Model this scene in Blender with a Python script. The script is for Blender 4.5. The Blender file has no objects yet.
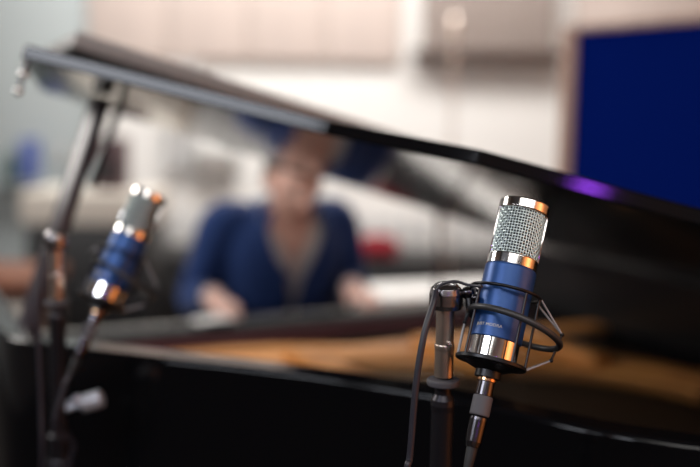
import bpy, bmesh, math, random
from mathutils import Vector, Matrix
random.seed(7)
sc = bpy.context.scene
COL = sc.collection
PI = math.pi
def R(d): return math.radians(d)

# ------------------------------------------------------------------ camera
CZ = 1.365
PITCH, ROLL, F = R(7.0), R(1.1), 972.0
cF = Vector((0, math.cos(PITCH), -math.sin(PITCH)))
_u = Vector((0, math.sin(PITCH), math.cos(PITCH))); _r = Vector((1, 0, 0))
cR = _r*math.cos(ROLL) + _u*math.sin(ROLL)
cU = _u*math.cos(ROLL) - _r*math.sin(ROLL)
CAM = Vector((0, 0, CZ))
def at(px, py, d):
    """point seen at pixel (px,py) at forward distance d"""
    return CAM + cF*d + cR*((px-350)/F*d) - cU*((py-233.5)/F*d)
def aty(px, py, y):
    v = cF + cR*((px-350)/F) - cU*((py-233.5)/F)
    return CAM + v*(y/v.y)
cd = bpy.data.cameras.new('camera'); cam = bpy.data.objects.new('camera', cd); COL.objects.link(cam)
cam.matrix_world = Matrix(((cR.x, cU.x, -cF.x, 0), (cR.y, cU.y, -cF.y, 0), (cR.z, cU.z, -cF.z, CZ), (0, 0, 0, 1)))
cd.sensor_width = 36; cd.lens = F/700*36
cd.dof.use_dof = True; cd.dof.focus_distance = 1.015; cd.dof.aperture_fstop = 1.5
cd.clip_start = 0.02
sc.camera = cam

# ------------------------------------------------------------------ materials
MATS = {}
def mat(name, col, rough=.5, metal=0, emit=None, estr=0, coat=0, bump=None, var=None, spec=None, sheen=0):
    if name in MATS: return MATS[name]
    m = bpy.data.materials.new(name); m.use_nodes = True
    nt = m.node_tree; b = nt.nodes['Principled BSDF']
    b.inputs['Base Color'].default_value = (*col, 1)
    b.inputs['Roughness'].default_value = rough; b.inputs['Metallic'].default_value = metal
    b.inputs['Coat Weight'].default_value = coat; b.inputs['Coat Roughness'].default_value = .03
    if spec is not None: b.inputs['Specular IOR Level'].default_value = spec
    if sheen: b.inputs['Sheen Weight'].default_value = sheen
    if emit: b.inputs['Emission Color'].default_value = (*emit, 1); b.inputs['Emission Strength'].default_value = estr
    if var:                       # (scale vector, second colour, detail)
        tc = nt.nodes.new('ShaderNodeTexCoord'); mp = nt.nodes.new('ShaderNodeMapping')
        mp.inputs['Scale'].default_value = var[0]
        nz = nt.nodes.new('ShaderNodeTexNoise'); nz.inputs['Scale'].default_value = 1; nz.inputs['Detail'].default_value = 5
        rp = nt.nodes.new('ShaderNodeValToRGB')
        rp.color_ramp.elements[0].position = .35; rp.color_ramp.elements[1].position = .65
        rp.color_ramp.elements[0].color = (*col, 1); rp.color_ramp.elements[1].color = (*var[1], 1)
        nt.links.new(tc.outputs['Object'], mp.inputs['Vector']); nt.links.new(mp.outputs['Vector'], nz.inputs['Vector'])
        nt.links.new(nz.outputs['Fac'], rp.inputs['Fac']); nt.links.new(rp.outputs['Color'], b.inputs['Base Color'])
    if bump:
        tc = nt.nodes.new('ShaderNodeTexCoord')
        nz = nt.nodes.new('ShaderNodeTexNoise'); nz.inputs['Scale'].default_value = bump[0]; nz.inputs['Detail'].default_value = 4
        bp = nt.nodes.new('ShaderNodeBump'); bp.inputs['Strength'].default_value = bump[1]; bp.inputs['Distance'].default_value = .002
        nt.links.new(tc.outputs['Object'], nz.inputs['Vector']); nt.links.new(nz.outputs['Fac'], bp.inputs['Height'])
        nt.links.new(bp.outputs['Normal'], b.inputs['Normal'])
    MATS[name] = m; return m
M_lacq = mat('black_lacquer', (.004, .004, .005), .07, bump=(3, .02), spec=.32)
M_lid = mat('lid_lacquer', (.004, .004, .005), .07, spec=.28)
M_lacqs = mat('black_satin_lacquer', (.012, .012, .013), .32)
M_flapedge = mat('satin_reflection_grey', (.24, .23, .22), .4)  # grey base colour stands in for light reflected off the flap
M_gold = mat('gold_plate', (.70, .30, .07), .45, .25, var=((9, 9, 9), (.52, .21, .05)))
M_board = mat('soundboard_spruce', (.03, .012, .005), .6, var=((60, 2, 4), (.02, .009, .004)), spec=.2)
M_innerw = mat('inner_rim_wood', (.30, .12, .03), .35, var=((3, 3, 60), (.22, .08, .02)))
M_dark = mat('matt_black', (.006, .006, .006), .85, spec=.1)
M_felt = mat('red_felt', (.06, .004, .008), .95)
M_string = mat('string_steel', (.25, .19, .13), .4, 1)
M_ivory = mat('white_key', (.8, .78, .72), .25)
M_ebony = mat('black_key', (.01, .01, .01), .3)
M_chrome = mat('chrome', (.88, .86, .84), .10, 1)
M_nickel = mat('satin_nickel', (.76, .65, .56), .32, 1)
M_dchrome = mat('dark_chrome', (.10, .095, .105), .20, 1)
M_blue = mat('blue_anodised', (.013, .066, .235), .34, .35, bump=(900, .08))
M_grille = mat('grille_wire', (.44, .50, .49), .28, 1)
M_core = mat('grille_core', (.012, .013, .016), .7)
M_blackm = mat('black_metal', (.018, .018, .02), .32, .6)
M_blacks = mat('black_stand_steel', (.03, .028, .034), .35, .7)
M_rubber = mat('grey_rubber', (.085, .08, .09), .6)
M_brub = mat('black_rubber', (.012, .012, .013), .55)
M_cord = mat('grey_elastic', (.30, .29, .30), .45)
M_cable = mat('cable_sheath', (.020, .019, .028), .42)
M_letter = mat('pale_lettering', (.82, .72, .52), .4)
M_gobo = mat('navy_fabric', (.0015, .010, .125), .95, bump=(600, .4), spec=0)
M_oak = mat('frame_wood', (.42, .255, .19), .5, var=((40, 40, 2), (.36, .21, .155)))
M_white = mat('white_paint', (.82, .80, .77), .7)
M_beige = mat('beige_panel_fabric', (.60, .50, .445), .9, var=((5, 1, .3), (.53, .44, .395)))
M_brownp = mat('taupe_slats', (.33, .27, .24), .7)
M_dbrown = mat('dark_brown_wood', (.055, .030, .022), .5)
M_wgrey = mat('grey_door_paint', (.40, .44, .44), .6)
M_rad = mat('radiator_enamel', (.56, .55, .54), .5)
M_case = mat('black_case', (.008, .008, .009), .5)
M_alu = mat('case_edge', (.16, .16, .17), .4, .8)
M_skin = mat('skin', (.78, .47, .38), .5, bump=(150, .1))
M_hair = mat('brown_hair', (.035, .018, .012), .6)
M_jacket = mat('navy_wool', (.005, .030, .135), .9, bump=(400, .3), sheen=.1)
M_shirt = mat('white_shirt', (.68, .62, .58), .8)
M_trous = mat('dark_trousers', (.015, .016, .022), .9)
M_shoe = mat('black_shoe', (.01, .01, .01), .35)
M_lip = mat('lip', (.36, .12, .10), .5)
M_eye = mat('eye_dark', (.02, .012, .01), .2)
M_tan = mat('tan_wood', (.20, .065, .03), .45, var=((30, 3, 3), (.15, .05, .02)))
M_cream = mat('cream_paint', (.62, .57, .50), .6)
M_red = mat('red_cloth', (.22, .006, .016), .9)
M_bluep = mat('blue_card', (.08, .12, .36), .7)
M_teal = mat('dark_green_glass', (.03, .08, .08), .3)
M_leather = mat('brown_leather', (.075, .035, .04), .5)
M_silver = mat('silver_plastic', (.52, .54, .60), .3, .4)
M_floor = mat('floor_boards', (.02, .014, .010), .5, var=((1, 12, 1), (.014, .010, .008)))
M_wb = mat('back_wall_paint', (.80, .775, .74), .85)
M_wl = mat('left_wall_paint', (.24, .25, .25), .85)
M_wr = mat('right_wall_wood', (.40, .17, .055), .45, var=((1, 14, 1), (.32, .125, .04)))
M_wrear = mat('rear_wall_drape', (.26, .21, .19), .9)
M_ceil = mat('ceiling_paint', (.10, .095, .09), .9)

# ------------------------------------------------------------------ builders
def tag(o, label=None, cat=None, group=None, kind=None):
    if label: o['label'] = label
    if cat: o['category'] = cat
    if group: o['group'] = group
    if kind: o['kind'] = kind
    return o
def empty(name, M, label, cat, group=None):
    o = bpy.data.objects.new(name, None); COL.objects.link(o); o.empty_display_size = .1
    o.matrix_basis = M if isinstance(M, Matrix) else Matrix.Translation(Vector(M))
    return tag(o, label, cat, group)
def link(name, me, m, parent=None):
    o = bpy.data.objects.new(name, me); COL.objects.link(o)
    if m is not None:
        me.materials.clear(); me.materials.append(m)
    if parent: o.parent = parent
    return o
class MB:
    def __init__(s): s.bm = bmesh.new()
    def box(s, c, size, M=None, bev=0, seg=2):
        c = Vector(c); T = Matrix.Translation(c) @ (M or Matrix.Identity(4)) @ Matrix.Diagonal((*size, 1))
        r = bmesh.ops.create_cube(s.bm, size=1, matrix=T)
        if bev:
            es = list({e for v in r['verts'] for e in v.link_edges})
            bmesh.ops.bevel(s.bm, geom=es, offset=bev, segments=seg, affect='EDGES', profile=.5)
        return s
    def lathe(s, prof, M=None, seg=48, cap=True):
        """profile [(radius, z)] around z"""
        M = M or Matrix.Identity(4); rings = []
        full = [prof[0]]                      # support loops keep flat bands flat
        for (r0_, z0_), (r1_, z1_) in zip(prof, prof[1:]):
            ln = math.hypot(r1_-r0_, z1_-z0_)
            if ln > .0022:
                e_ = min(.0004, ln*.1)/ln
                full += [(r0_+(r1_-r0_)*e_, z0_+(z1_-z0_)*e_), (r1_-(r1_-r0_)*e_, z1_-(z1_-z0_)*e_)]
            full.append((r1_, z1_))
        for r, z in full:
            rings.append([s.bm.verts.new(M @ Vector((r*math.cos(2*PI*i/seg), r*math.sin(2*PI*i/seg), z))) for i in range(seg)])
        for a, b in zip(rings, rings[1:]):
            for i in range(seg):
                j = (i+1) % seg; s.bm.faces.new((a[i], a[j], b[j], b[i]))
        if cap:
            s.bm.faces.new(list(reversed(rings[0]))); s.bm.faces.new(rings[-1])
        return s
    def tube(s, pts, rad, seg=10, closed=False):
        pts = [Vector(p) for p in pts]; n = len(pts)
        rads = rad if isinstance(rad, (list, tuple)) else [rad]*n
        up = None; rings = []
        for i, p in enumerate(pts):
            if closed: t = pts[(i+1) % n]-pts[i-1]
            else: t = pts[min(i+1, n-1)]-pts[max(i-1, 0)]
            t.normalize()
            if up is None:
                up = Vector((0, 0, 1)) if abs(t.z) < .9 else Vector((1, 0, 0))
            x = (up - t*up.dot(t)); x.normalize(); y = t.cross(x); up = x
            rings.append([s.bm.verts.new(p + (x*math.cos(2*PI*k/seg)+y*math.sin(2*PI*k/seg))*rads[i]) for k in range(seg)])
        pairs = list(zip(rings, rings[1:]))
        if closed: pairs.append((rings[-1], rings[0]))
        for a, b in pairs:
            for k in range(seg):
                j = (k+1) % seg; s.bm.faces.new((a[k], a[j], b[j], b[k]))
        if not closed:
            s.bm.faces.new(list(reversed(rings[0]))); s.bm.faces.new(rings[-1])
        return s
    def ring(s, c, rad, tr, M=None, n=64, seg=10):
        M = M or Matrix.Identity(4)
        return s.tube([M @ (Vector(c)+Vector((rad*math.cos(2*PI*i/n), rad*math.sin(2*PI*i/n), 0))) for i in range(n)], tr, seg, True)
    def sphere(s, c, r, M=None, u=24, v=16):
        sz = r if isinstance(r, (tuple, list)) else (r, r, r)
        bmesh.ops.create_uvsphere(s.bm, u_segments=u, v_segments=v, radius=1,
            matrix=Matrix.Translation(Vector(c)) @ (M or Matrix.Identity(4)) @ Matrix.Diagonal((*sz, 1)))
        return s
    def prism(s, outline, z0, z1):
        lo = [s.bm.verts.new((x, y, z0)) for x, y in outline]; hi = [s.bm.verts.new((x, y, z1)) for x, y in outline]
        n = len(lo)
        s.bm.faces.new(list(reversed(lo))); s.bm.faces.new(hi)
        for i in range(n):
            j = (i+1) % n; s.bm.faces.new((lo[i], lo[j], hi[j], hi[i]))
        return s
    def wall(s, path, thick, z0, z1, inward=1):
        """vertical band along an open path, thickness to the left (inward=1)"""
        pts = [Vector((x, y)) for x, y in path]; inn = []
        for i, p in enumerate(pts):
            t = (pts[min(i+1, len(pts)-1)]-pts[max(i-1, 0)]).normalized()
            inn.append(p + Vector((-t.y, t.x))*thick*inward)
        return s.prism([tuple(p) for p in pts]+[tuple(p) for p in reversed(inn)], z0, z1)
    def xf(s, M): s.bm.transform(M); return s
    def build(s, name, m, parent=None, smooth=40, bevel=0):
        bmesh.ops.recalc_face_normals(s.bm, faces=s.bm.faces)
        me = bpy.data.meshes.new(name); s.bm.to_mesh(me); s.bm.free()
        if smooth:
            me.polygons.foreach_set('use_smooth', [True]*len(me.polygons))
            me.set_sharp_from_angle(angle=R(smooth))
        o = link(name, me, m, parent)
        if bevel:
            b = o.modifiers.new('bevel', 'BEVEL'); b.width = bevel; b.segments = 2; b.limit_method = 'ANGLE'; b.angle_limit = R(50)
        return o
def split_loose(o):
    """every loose piece of a part becomes a part of its own"""
    bm = bmesh.new(); bm.from_mesh(o.data); seen = set(); comps = []
    for v0 in bm.verts:
        if v0 in seen: continue
        st, comp = [v0], set(); seen.add(v0)
        while st:
            v = st.pop(); comp.add(v)
            for e in v.link_edges:
                w_ = e.other_vert(v)
                if w_ not in seen: seen.add(w_); st.append(w_)
        comps.append({v.index for v in comp})
    bm.free()
    if len(comps) < 2: return
    src = o.data
    for k, c in enumerate(comps):
        b2 = bmesh.new(); b2.from_mesh(src); b2.verts.ensure_lookup_table()
        bmesh.ops.delete(b2, geom=[v for v in b2.verts if v.index not in c], context='VERTS')
        me = bpy.data.meshes.new(src.name); b2.to_mesh(me); b2.free(); me.materials.append(src.materials[0])
        if k == 0: o.data = me
        else:
            q = o.copy(); q.data = me; COL.objects.link(q)
def split_all(names):
    for o in list(bpy.data.objects):
        if o.type == 'MESH' and o.name.split('.')[0] in names: split_loose(o)
def copy_tree(o, M=None, parent=None):
    c = o.copy(); COL.objects.link(c)
    if parent: c.parent = parent; c.matrix_parent_inverse = o.matrix_parent_inverse.copy()
    if M is not None: c.matrix_basis = M
    for ch in list(o.children): copy_tree(ch, None, c)
    return c
def spline(pts, n=12):
    """Catmull-Rom through pts"""
    P = [Vector(p) for p in pts]; P = [P[0]*2-P[1]] + P + [P[-1]*2-P[-2]]; out = []
    for i in range(1, len(P)-2):
        a, b, c, d = P[i-1:i+3]
        for k in range(n):
            t = k/n
            out.append(.5*((2*b)+(c-a)*t+(2*a-5*b+4*c-d)*t*t+(3*b-a-3*c+d)*t**3))
    out.append(P[-2]); return out

# ------------------------------------------------------------------ room
XL, XR, YB, YR, ZC = -3.4, 3.1, 6.3, -3.0, 3.5
def struct(name, c, size, m):
    o = MB().box((0, 0, 0), size).build(name, m, None, 0); o.location = c; o['kind'] = 'structure'; return o
struct('floor', ((XL+XR)/2, (YB+YR)/2, -.05), (XR-XL, YB-YR, .1), M_floor)
struct('ceiling', ((XL+XR)/2, (YB+YR)/2, ZC+.05), (XR-XL, YB-YR, .1), M_ceil)
struct('wall_back', ((XL+XR)/2, YB+.05, ZC/2), (XR-XL+.2, .1, ZC), M_wb)
struct('wall_left', (XL-.05, (YB+YR)/2, ZC/2), (.1, YB-YR, ZC), M_wl)
struct('wall_right', (XR+.05, (YB+YR)/2, ZC/2), (.1, YB-YR, ZC), M_wr)
struct('wall_rear', ((XL+XR)/2, YR-.05, ZC/2), (XR-XL+.2, .1, ZC), M_wrear)
# grey door leaf in the back wall at the left
xd0 = aty(-70, 100, YB).x; xd1 = aty(86, 100, YB).x
d = MB().box((0, 0, 1.4), (xd1-xd0, .05, 2.8), bev=.006).build('door_1', M_wgrey); d.location = ((xd0+xd1)/2, YB-.026, 0); d['kind'] = 'structure'
MB().box((0, -.04, 0), (.02, .05, .14), bev=.006).build('door_handle', M_nickel, d).location = ((xd1-xd0)/2-.12, -.03, 1.05)
MB().box((0, 0, 0), (.09, .04, 2.84), bev=.006).build('door_frame', M_wgrey, d).location = ((xd1-xd0)/2+.046, 0, 1.4)
b = MB().box((0, 0, .05), (XR-xd1-.12, .02, .1), bev=.004).build('baseboard_back', M_white); b.location = ((XR+xd1)/2+.05, YB-.011, 0); b['kind'] = 'structure'

# beige acoustic panels high on the back wall
zb = aty(300, 62, YB).z
edges = [90, 170, 250, 325, 400]
labs = ['beige fabric wall panel next to the grey door', 'second beige fabric wall panel from the grey door',
        'third beige fabric wall panel from the grey door', 'beige fabric wall panel touching the brown slatted box']
for k in range(4):
    x0, x1 = aty(edges[k], 40, YB).x, aty(edges[k+1], 40, YB).x
    o = MB().box((0, 0, 0), (x1-x0-.002, .07, 1.05), bev=.012).build('acoustic_panel', M_beige)
    o.location = ((x0+x1)/2, YB-.0355, zb+.525); tag(o, labs[k], 'wall panel', 'beige panels along the back wall')
x0, x1 = aty(572, 30, YB).x, aty(760, 30, YB).x
o = MB().box((0, 0, 0), (x1-x0, .07, 1.05), bev=.012).build('acoustic_panel', M_beige); o.location = ((x0+x1)/2, YB-.0355, zb+.525)
tag(o, 'beige fabric wall panel above and behind the navy screen', 'wall panel', 'beige panels along the back wall')
# brown slatted box (wall diffuser)
x0, x1 = aty(424, 30, 6.1).x, aty(556, 30, 6.1).x; z0 = aty(480, 57, 6.0).z
t = empty('sound_diffuser', ((x0+x1)/2, YB-.002, z0), 'brown slatted wall box with dark lower edge, right of the beige panels', 'wall box')
MB().box((0, -.10, .5), (x1-x0, .18, .92), bev=.008).build('body', M_brownp, t)
f = MB()
for i in range(12): f.box((-(x1-x0)/2+.04+i*(x1-x0-.08)/11, -.20, .5), (.028, .03, .9), bev=.004)
f.build('slat_front', M_brownp, t)
MB().box((0, -.11, .02), (x1-x0+.12, .21, .05), bev=.006).build('lower_edge', M_dbrown, t)
# small grey wall box left of the pianist
p = aty(217, 163, YB)
t = empty('wall_cabinet', (p.x, YB-.002, p.z-.1), 'small grey-beige wall cabinet on the white wall left of the pianist', 'cabinet')
MB().box((0, -.07, .1), (.27, .13, .17), bev=.008).build('body', M_wgrey, t)
dd = MB().box((0, -.142, .1), (.25, .012, .15), bev=.004).build('door', mat('dull_taupe', (.30, .27, .25), .7), t); MB().sphere((.1, -.152, .1), .009).build('knob', M_nickel, dd)
# pale columns (fabric tubes) on the white wall
for k, (px, w) in enumerate(((176, .11), (193, .09))):
    p = aty(px, 165, YB)
    o = MB().lathe([(w/2, 1.0), (w/2, zb-.01)], seg=24).build('wall_pipe', M_rad); o.location = (p.x, YB-w/2-.003, .0)
    tag(o, ['wider grey pipe running up the white wall', 'thinner grey pipe running up the white wall beside the wall cabinet'][k], 'pipe', 'pipes on the back wall')
# radiators
def radiator(px0, px1, label):
    a, b = aty(px0, 236, 6.15), aty(px1, 236, 6.15); w = b.x-a.x
    zt, zl = aty(300, 214, 6.15).z, aty(300, 268, 6.15).z
    t = empty('radiator', ((a.x+b.x)/2, 6.13, zl), label, 'radiator', 'radiators under the white wall')
    f = MB(); n = int(w/.085)
    for i in range(n): f.box((-w/2+(i+.5)*w/n, 0, (zt-zl)/2), (w/n*.72, .09, zt-zl), bev=.014)
    f.build('fin', M_rad, t)
    MB().box((0, .02, (zt-zl)*.86), (w, .04, .04), bev=.01).box((0, .02, (zt-zl)*.12), (w, .04, .04), bev=.01).build('header_pipe', M_rad, t)
    f = MB()
    for s in (-1, 1): f.box((s*w*.35, .08, (zt-zl)*.5), (.03, .10, .05)).box((s*w*.35, .02, -zl/2+.03), (.03, .03, zl+.06))
    f.build('bracket', M_rad, t)
radiator(147, 262, 'grey ribbed radiator low on the wall left of the pianist')
radiator(352, 432, 'grey ribbed radiator low on the wall just right of the pianist')
radiator(447, 505, 'short grey ribbed radiator behind the main microphone')

# black flight cases, a row in front of the radiators
def flight_case(x, y, w, dp, h, label, z=0, rz=0):
    t = empty('flight_case', Matrix.Translation((x, y, z)) @ Matrix.Rotation(rz, 4, 'Z'), label, 'equipment case', 'black equipment cases')
    MB().box((0, 0, h/2), (w, dp, h), bev=.008).build('body', M_case, t)
    f = MB()
    for sx in (-1, 1):
        for sy in (-1, 1):
            for zz in (.02, h-.02): f.box((sx*(w/2-.018), sy*(dp/2-.018), zz), (.042, .042, .042), bev=.008)
    f.build('corner_guard', M_alu, t)
    MB().box((0, -dp/2-.004, h*.66), (w*.98, .012, .014)).build('lid_seam', M_alu, t)
    f = MB()
    for s in (-1, 1): f.box((s*w*.25, -dp/2-.01, h*.66), (.06, .016, .07), bev=.004)
    f.build('latch', M_alu, t)
    return t
zc = aty(300, 258, 5.2).z
xs = [(100, 188), (192, 352), (356, 480), (484, 604)]
labs = ['black equipment case left of the pianist below the radiator', 'black equipment case directly behind the pianist',
        'black equipment case right of the pianist with the red cloth on it', 'rightmost black equipment case, behind the main microphone']
for (a, b), l in zip(xs, labs):
    x0, x1 = aty(a, 260, 5.2).x, aty(b, 260, 5.2).x
    flight_case((x0+x1)/2, 5.45, x1-x0, .5, zc, l)
# tall black case left + beige box
x0, x1 = aty(26, 240, 4.3).x, aty(146, 240, 4.3).x; zt = aty(90, 226, 4.3).z
flight_case((x0+x1)/2, 4.55, x1-x0, .5, zt, 'tall black equipment case under the cream box at left')
zq = aty(90, 193, 4.3).z
o = MB().box((0, 0, (zq-zt)/2), (x1-x0+.06, .42, zq-zt), bev=.012).build('storage_box', M_cream); o.location = ((x0+x1)/2, 4.52, zt+.001)
tag(o, 'long cream storage box lying on the tall black case', 'box')
# brown loudspeaker on the cream box
p = aty(112, 165, 4.5)
t = empty('loudspeaker', (p.x, 4.5, zq+.002), 'dark brown loudspeaker standing on the cream box', 'loudspeaker')
hh = aty(112, 138, 4.5).z-zq
MB().box((0, 0, hh/2), (.13, .16, hh), bev=.006).build('body', M_leather, t)
MB().lathe([(.045, 0), (.05, .008), (.03, .008), (.012, .003)], Matrix.Translation((0, -.08, hh*.36)) @ Matrix.Rotation(R(90), 4, 'X')).build('woofer', M_case, t)
MB().lathe([(.02, 0), (.022, .006), (.01, .004)], Matrix.Translation((0, -.08, hh*.76)) @ Matrix.Rotation(R(90), 4, 'X')).build('tweeter', M_case, t)
# blue binder, green bottle on the cream box at left
p = aty(33, 143, 5.6)
t = empty('wall_shelf', (p.x-.12, YB-.0505, aty(33, 180, 6.2).z), 'narrow grey shelf on the grey door side at far left', 'shelf')
MB().box((0, -.11, -.01), (.66, .2, .02), bev=.003).build('board', M_wgrey, t)
f = MB()
for s in (-1, 1): f.box((s*.14, -.09, -.06), (.02, .15, .08), bev=.003)
f.build('bracket', M_wgrey, t)
zs = t.location.z
p = aty(33, 150, 6.19)
o = MB().box((0, 0, .13), (.09, .12, .26), bev=.006).build('binder', M_bluep); o.location = (p.x, 6.13, zs+.001); tag(o, 'blue ring binder upright on the far left shelf', 'binder')
p = aty(14, 172, 6.19)
o = MB().lathe([(.04, 0), (.043, .01), (.043, .11), (.016, .15), (.015, .19), (.018, .195)], seg=24).build('bottle', M_teal); o.location = (p.x, 6.13, zs+.001)
tag(o, 'dark green bottle on the far left shelf', 'bottle')
# wooden cabinet at far left
x0 = aty(-60, 290, 3.4).x; x1 = aty(31, 290, 3.4).x; zt = aty(10, 279, 3.4).z
t = empty('side_cabinet', ((x0+x1)/2, 3.6, 0), 'wooden side cabinet with cream drawer front at the left edge', 'cabinet')
w = x1-x0
MB().box((0, 0, zt-.025), (w+.03, .42, .05), bev=.008).build('worktop', M_tan, t)
MB().box((0, 0, (zt-.05)/2), (w-.01, .39, zt-.05), bev=.004).build('body', M_dbrown, t)
dr = MB().box((0, -.20, zt-.155), (w-.03, .02, .12), bev=.005).build('drawer', M_cream, t)
MB().tube([(-.06, -.21, zt-.15), (-.05, -.235, zt-.15), (.05, -.235, zt-.15), (.06, -.21, zt-.15)], .005).build('handle', M_nickel, dr)
dr = MB().box((0, -.20, (zt-.24)/2), (w-.03, .02, zt-.26), bev=.005).build('door', M_rad, t)
MB().sphere((w*.35, -.22, zt*.5), .012).build('knob', M_nickel, dr)
# red cloth on the case behind the pianist
o = MB().sphere((0, 0, .062), (.13, .12, .06)).box((0, 0, .03), (.22, .2, .06), bev=.025).build('red_bag', M_red)
p = aty(377, 266, 5.2); o.location = (p.x, 5.30, zc+.001); tag(o, 'small dark red cloth bag on the black case', 'bag')
# white bench behind, right of pianist
A = aty(364, 308, 3.7); B = aty(594, 288, 4.04); ang = math.atan2(B.y-A.y, B.x-A.x); L = (Vector((B.x, B.y))-Vector((A.x, A.y))).length
t = empty('bench', Matrix.Translation(((A.x+B.x)/2, (A.y+B.y)/2, 0)) @ Matrix.Rotation(ang, 4, 'Z'), 'long white bench behind the piano to the right of the pianist', 'bench')
zt = (A.z+B.z)/2+.025
MB().box((0, .13, zt-.028), (L, .30, .056), bev=.01).build('seat', M_white, t)
for sx in (-1, 1):
    for sy in (.02, .24): MB().box((sx*(L/2-.08), sy, (zt-.056)/2), (.045, .045, zt-.056), bev=.004).build('leg', M_blackm, t)
# slim stand behind the lid + stand behind the piano
def slim_stand(px, ptop, y, label, m, head=False):
    p = aty(px, ptop, y)
    t = empty('slim_stand', (p.x, y, 0), label, 'microphone stand', 'slim stands in the background')
    MB().lathe([(.008, .02), (.008, p.z)], seg=14).build('pole', m, t)
    MB().lathe([(.13, 0), (.13, .012), (.03, .022), (.012, .05)], seg=32).build('base', M_blackm, t)
    MB().lathe([(.012, 0), (.017, .01), (.017, .07), (.012, .08)], Matrix.Translation((0, 0, 1.0)), 16).build('clutch', m, t)
    MB().lathe([(.012, 0), (.02, .02), (.02, .10), (.008, .12)], Matrix.Translation((0, 0, p.z)), 16).build('microphone_clip', m, t)
slim_stand(454, 40, 5.0, 'grey slim microphone stand rising above the lid against the white wall', M_nickel)
slim_stand(440, 212, 3.45, 'dark slim stand behind the piano left of the main microphone', M_leather)

# ------------------------------------------------------------------ navy screen (gobo)
A = at(564, 26, 3.4); B0 = at(705, 8, 2.95)
d = Vector((B0.x-A.x, B0.y-A.y)); ang = math.atan2(d.y, d.x); W = 1.1; H = A.z
t = empty('studio_screen', Matrix.Translation((A.x, A.y, 0)) @ Matrix.Rotation(ang, 4, 'Z'), 'navy fabric studio screen in a brown wooden frame at right', 'screen')
MB().box((W/2, .035, H/2+.03), (W-.09, .05, H-.10)).build('fabric_panel', M_gobo, t, 0)
for nm, c, s in (('frame_stile', (.026, .035, H/2+.02), (.055, .08, H-.04)), ('frame_stile', (W-.03, .035, H/2+.02), (.065, .08, H-.04)),
                 ('frame_rail', (W/2, .035, H-.011), (W-.11, .08, .022)), ('frame_rail', (W/2, .035, .08), (W-.12, .08, .09))):
    MB().box(c, s, bev=.006).build(nm, M_oak, t)
for x in (.12, W-.12): MB().box((x, .035, .018), (.06, .42, .036), bev=.006).build('foot', M_oak, t)

# ------------------------------------------------------------------ grand piano
AN = R(27); NH = 1.66; NHG = 1.60; ZR = .98; LS = R(16.2); CEN = Vector((.8, 1.9, 0)); NS = .22; FU = -.13
RZ = Matrix.Rotation(AN, 4, 'Z')
def PW(n, u, z=0): return RZ @ Vector((n+NS, u, z))          # piano plan -> world
PIANO = empty('grand_piano', Matrix.Translation(PW(.8, 1.9)) @ RZ, 'black polished grand piano with its lid propped open', 'piano')
def L2(pts): return [(x-CEN.x, y-CEN.y) for x, y in pts]
curve = [(-.02, 1.85), (.0, 1.70), (.07, 1.60), (.17, 1.49), (.27, 1.39), (.37, 1.28), (.44, 1.185), (.51, 1.08), (.56, .97), (.61, .88),
         (.70, .78), (.85, .69), (1.03, .64), (1.20, .655), (1.40, .75), (1.55, .92), (NH, 1.2)]
cs = [tuple(v)[:2] for v in spline([(x, y, 0) for x, y in curve], 6)]
rim_path = [(-.02, 2.81)] + cs + [(NH, 2.81)]
inner = []
P2 = [Vector(p) for p in rim_path]
for i, p in enumerate(P2):
    tt = (P2[min(i+1, len(P2)-1)]-P2[max(i-1, 0)]).normalized(); inner.append((p+Vector((-tt.y, tt.x))*.055))
inner = [(v.x, v.y) for v in inner]
# rim: main band to u=2.42 then lower arms
def clip_rim(umax): return [p for p in rim_path if p[1] <= umax]
body_path = [(-.02, 2.39)] + cs + [(NH, 2.39)]
f = MB(); f.wall(L2(body_path), .05, .62, ZR, 1)
f.build('rim', M_lacq, PIANO, 35, .006)
f = MB(); f.wall(L2([(.031, 2.37)] + [p for p in inner if p[1] < 2.32] + [(NH-.051, 2.37)]), .012, .80, ZR-.012, 1)
f.build('inner_rim', M_lacqs, PIANO, 35)
for x0, x1 in ((-.02, .045), (NH-.065, NH)):
    f = MB(); pts = [(2.39, .62), (2.82, .62), (2.82, .74), (2.77, .77), (2.55, .785), (2.45, .83), (2.39, ZR)]
    lo = [f.bm.verts.new((x0-CEN.x, u-CEN.y, z)) for u, z in pts]; hi = [f.bm.verts.new((x1-CEN.x, u-CEN.y, z)) for u, z in pts]
    f.bm.faces.new(lo); f.bm.faces.new(list(reversed(hi)))
    for i in range(len(pts)): f.bm.faces.new((lo[i], lo[(i+1) % len(pts)], hi[(i+1) % len(pts)], hi[i]))
    f.build('arm', M_lacq, PIANO, 30, .006)
inn2 = [p for p in inner if p[1] < 2.35]
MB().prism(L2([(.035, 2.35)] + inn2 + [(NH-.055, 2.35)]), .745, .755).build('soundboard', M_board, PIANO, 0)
MB().prism(L2([(.0, 2.37)] + [(x, y) for x, y in body_path[1:-1]] + [(NH-.02, 2.37)]), .625, .655).build('bottom_board', M_lacqs, PIANO, 0)
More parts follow.
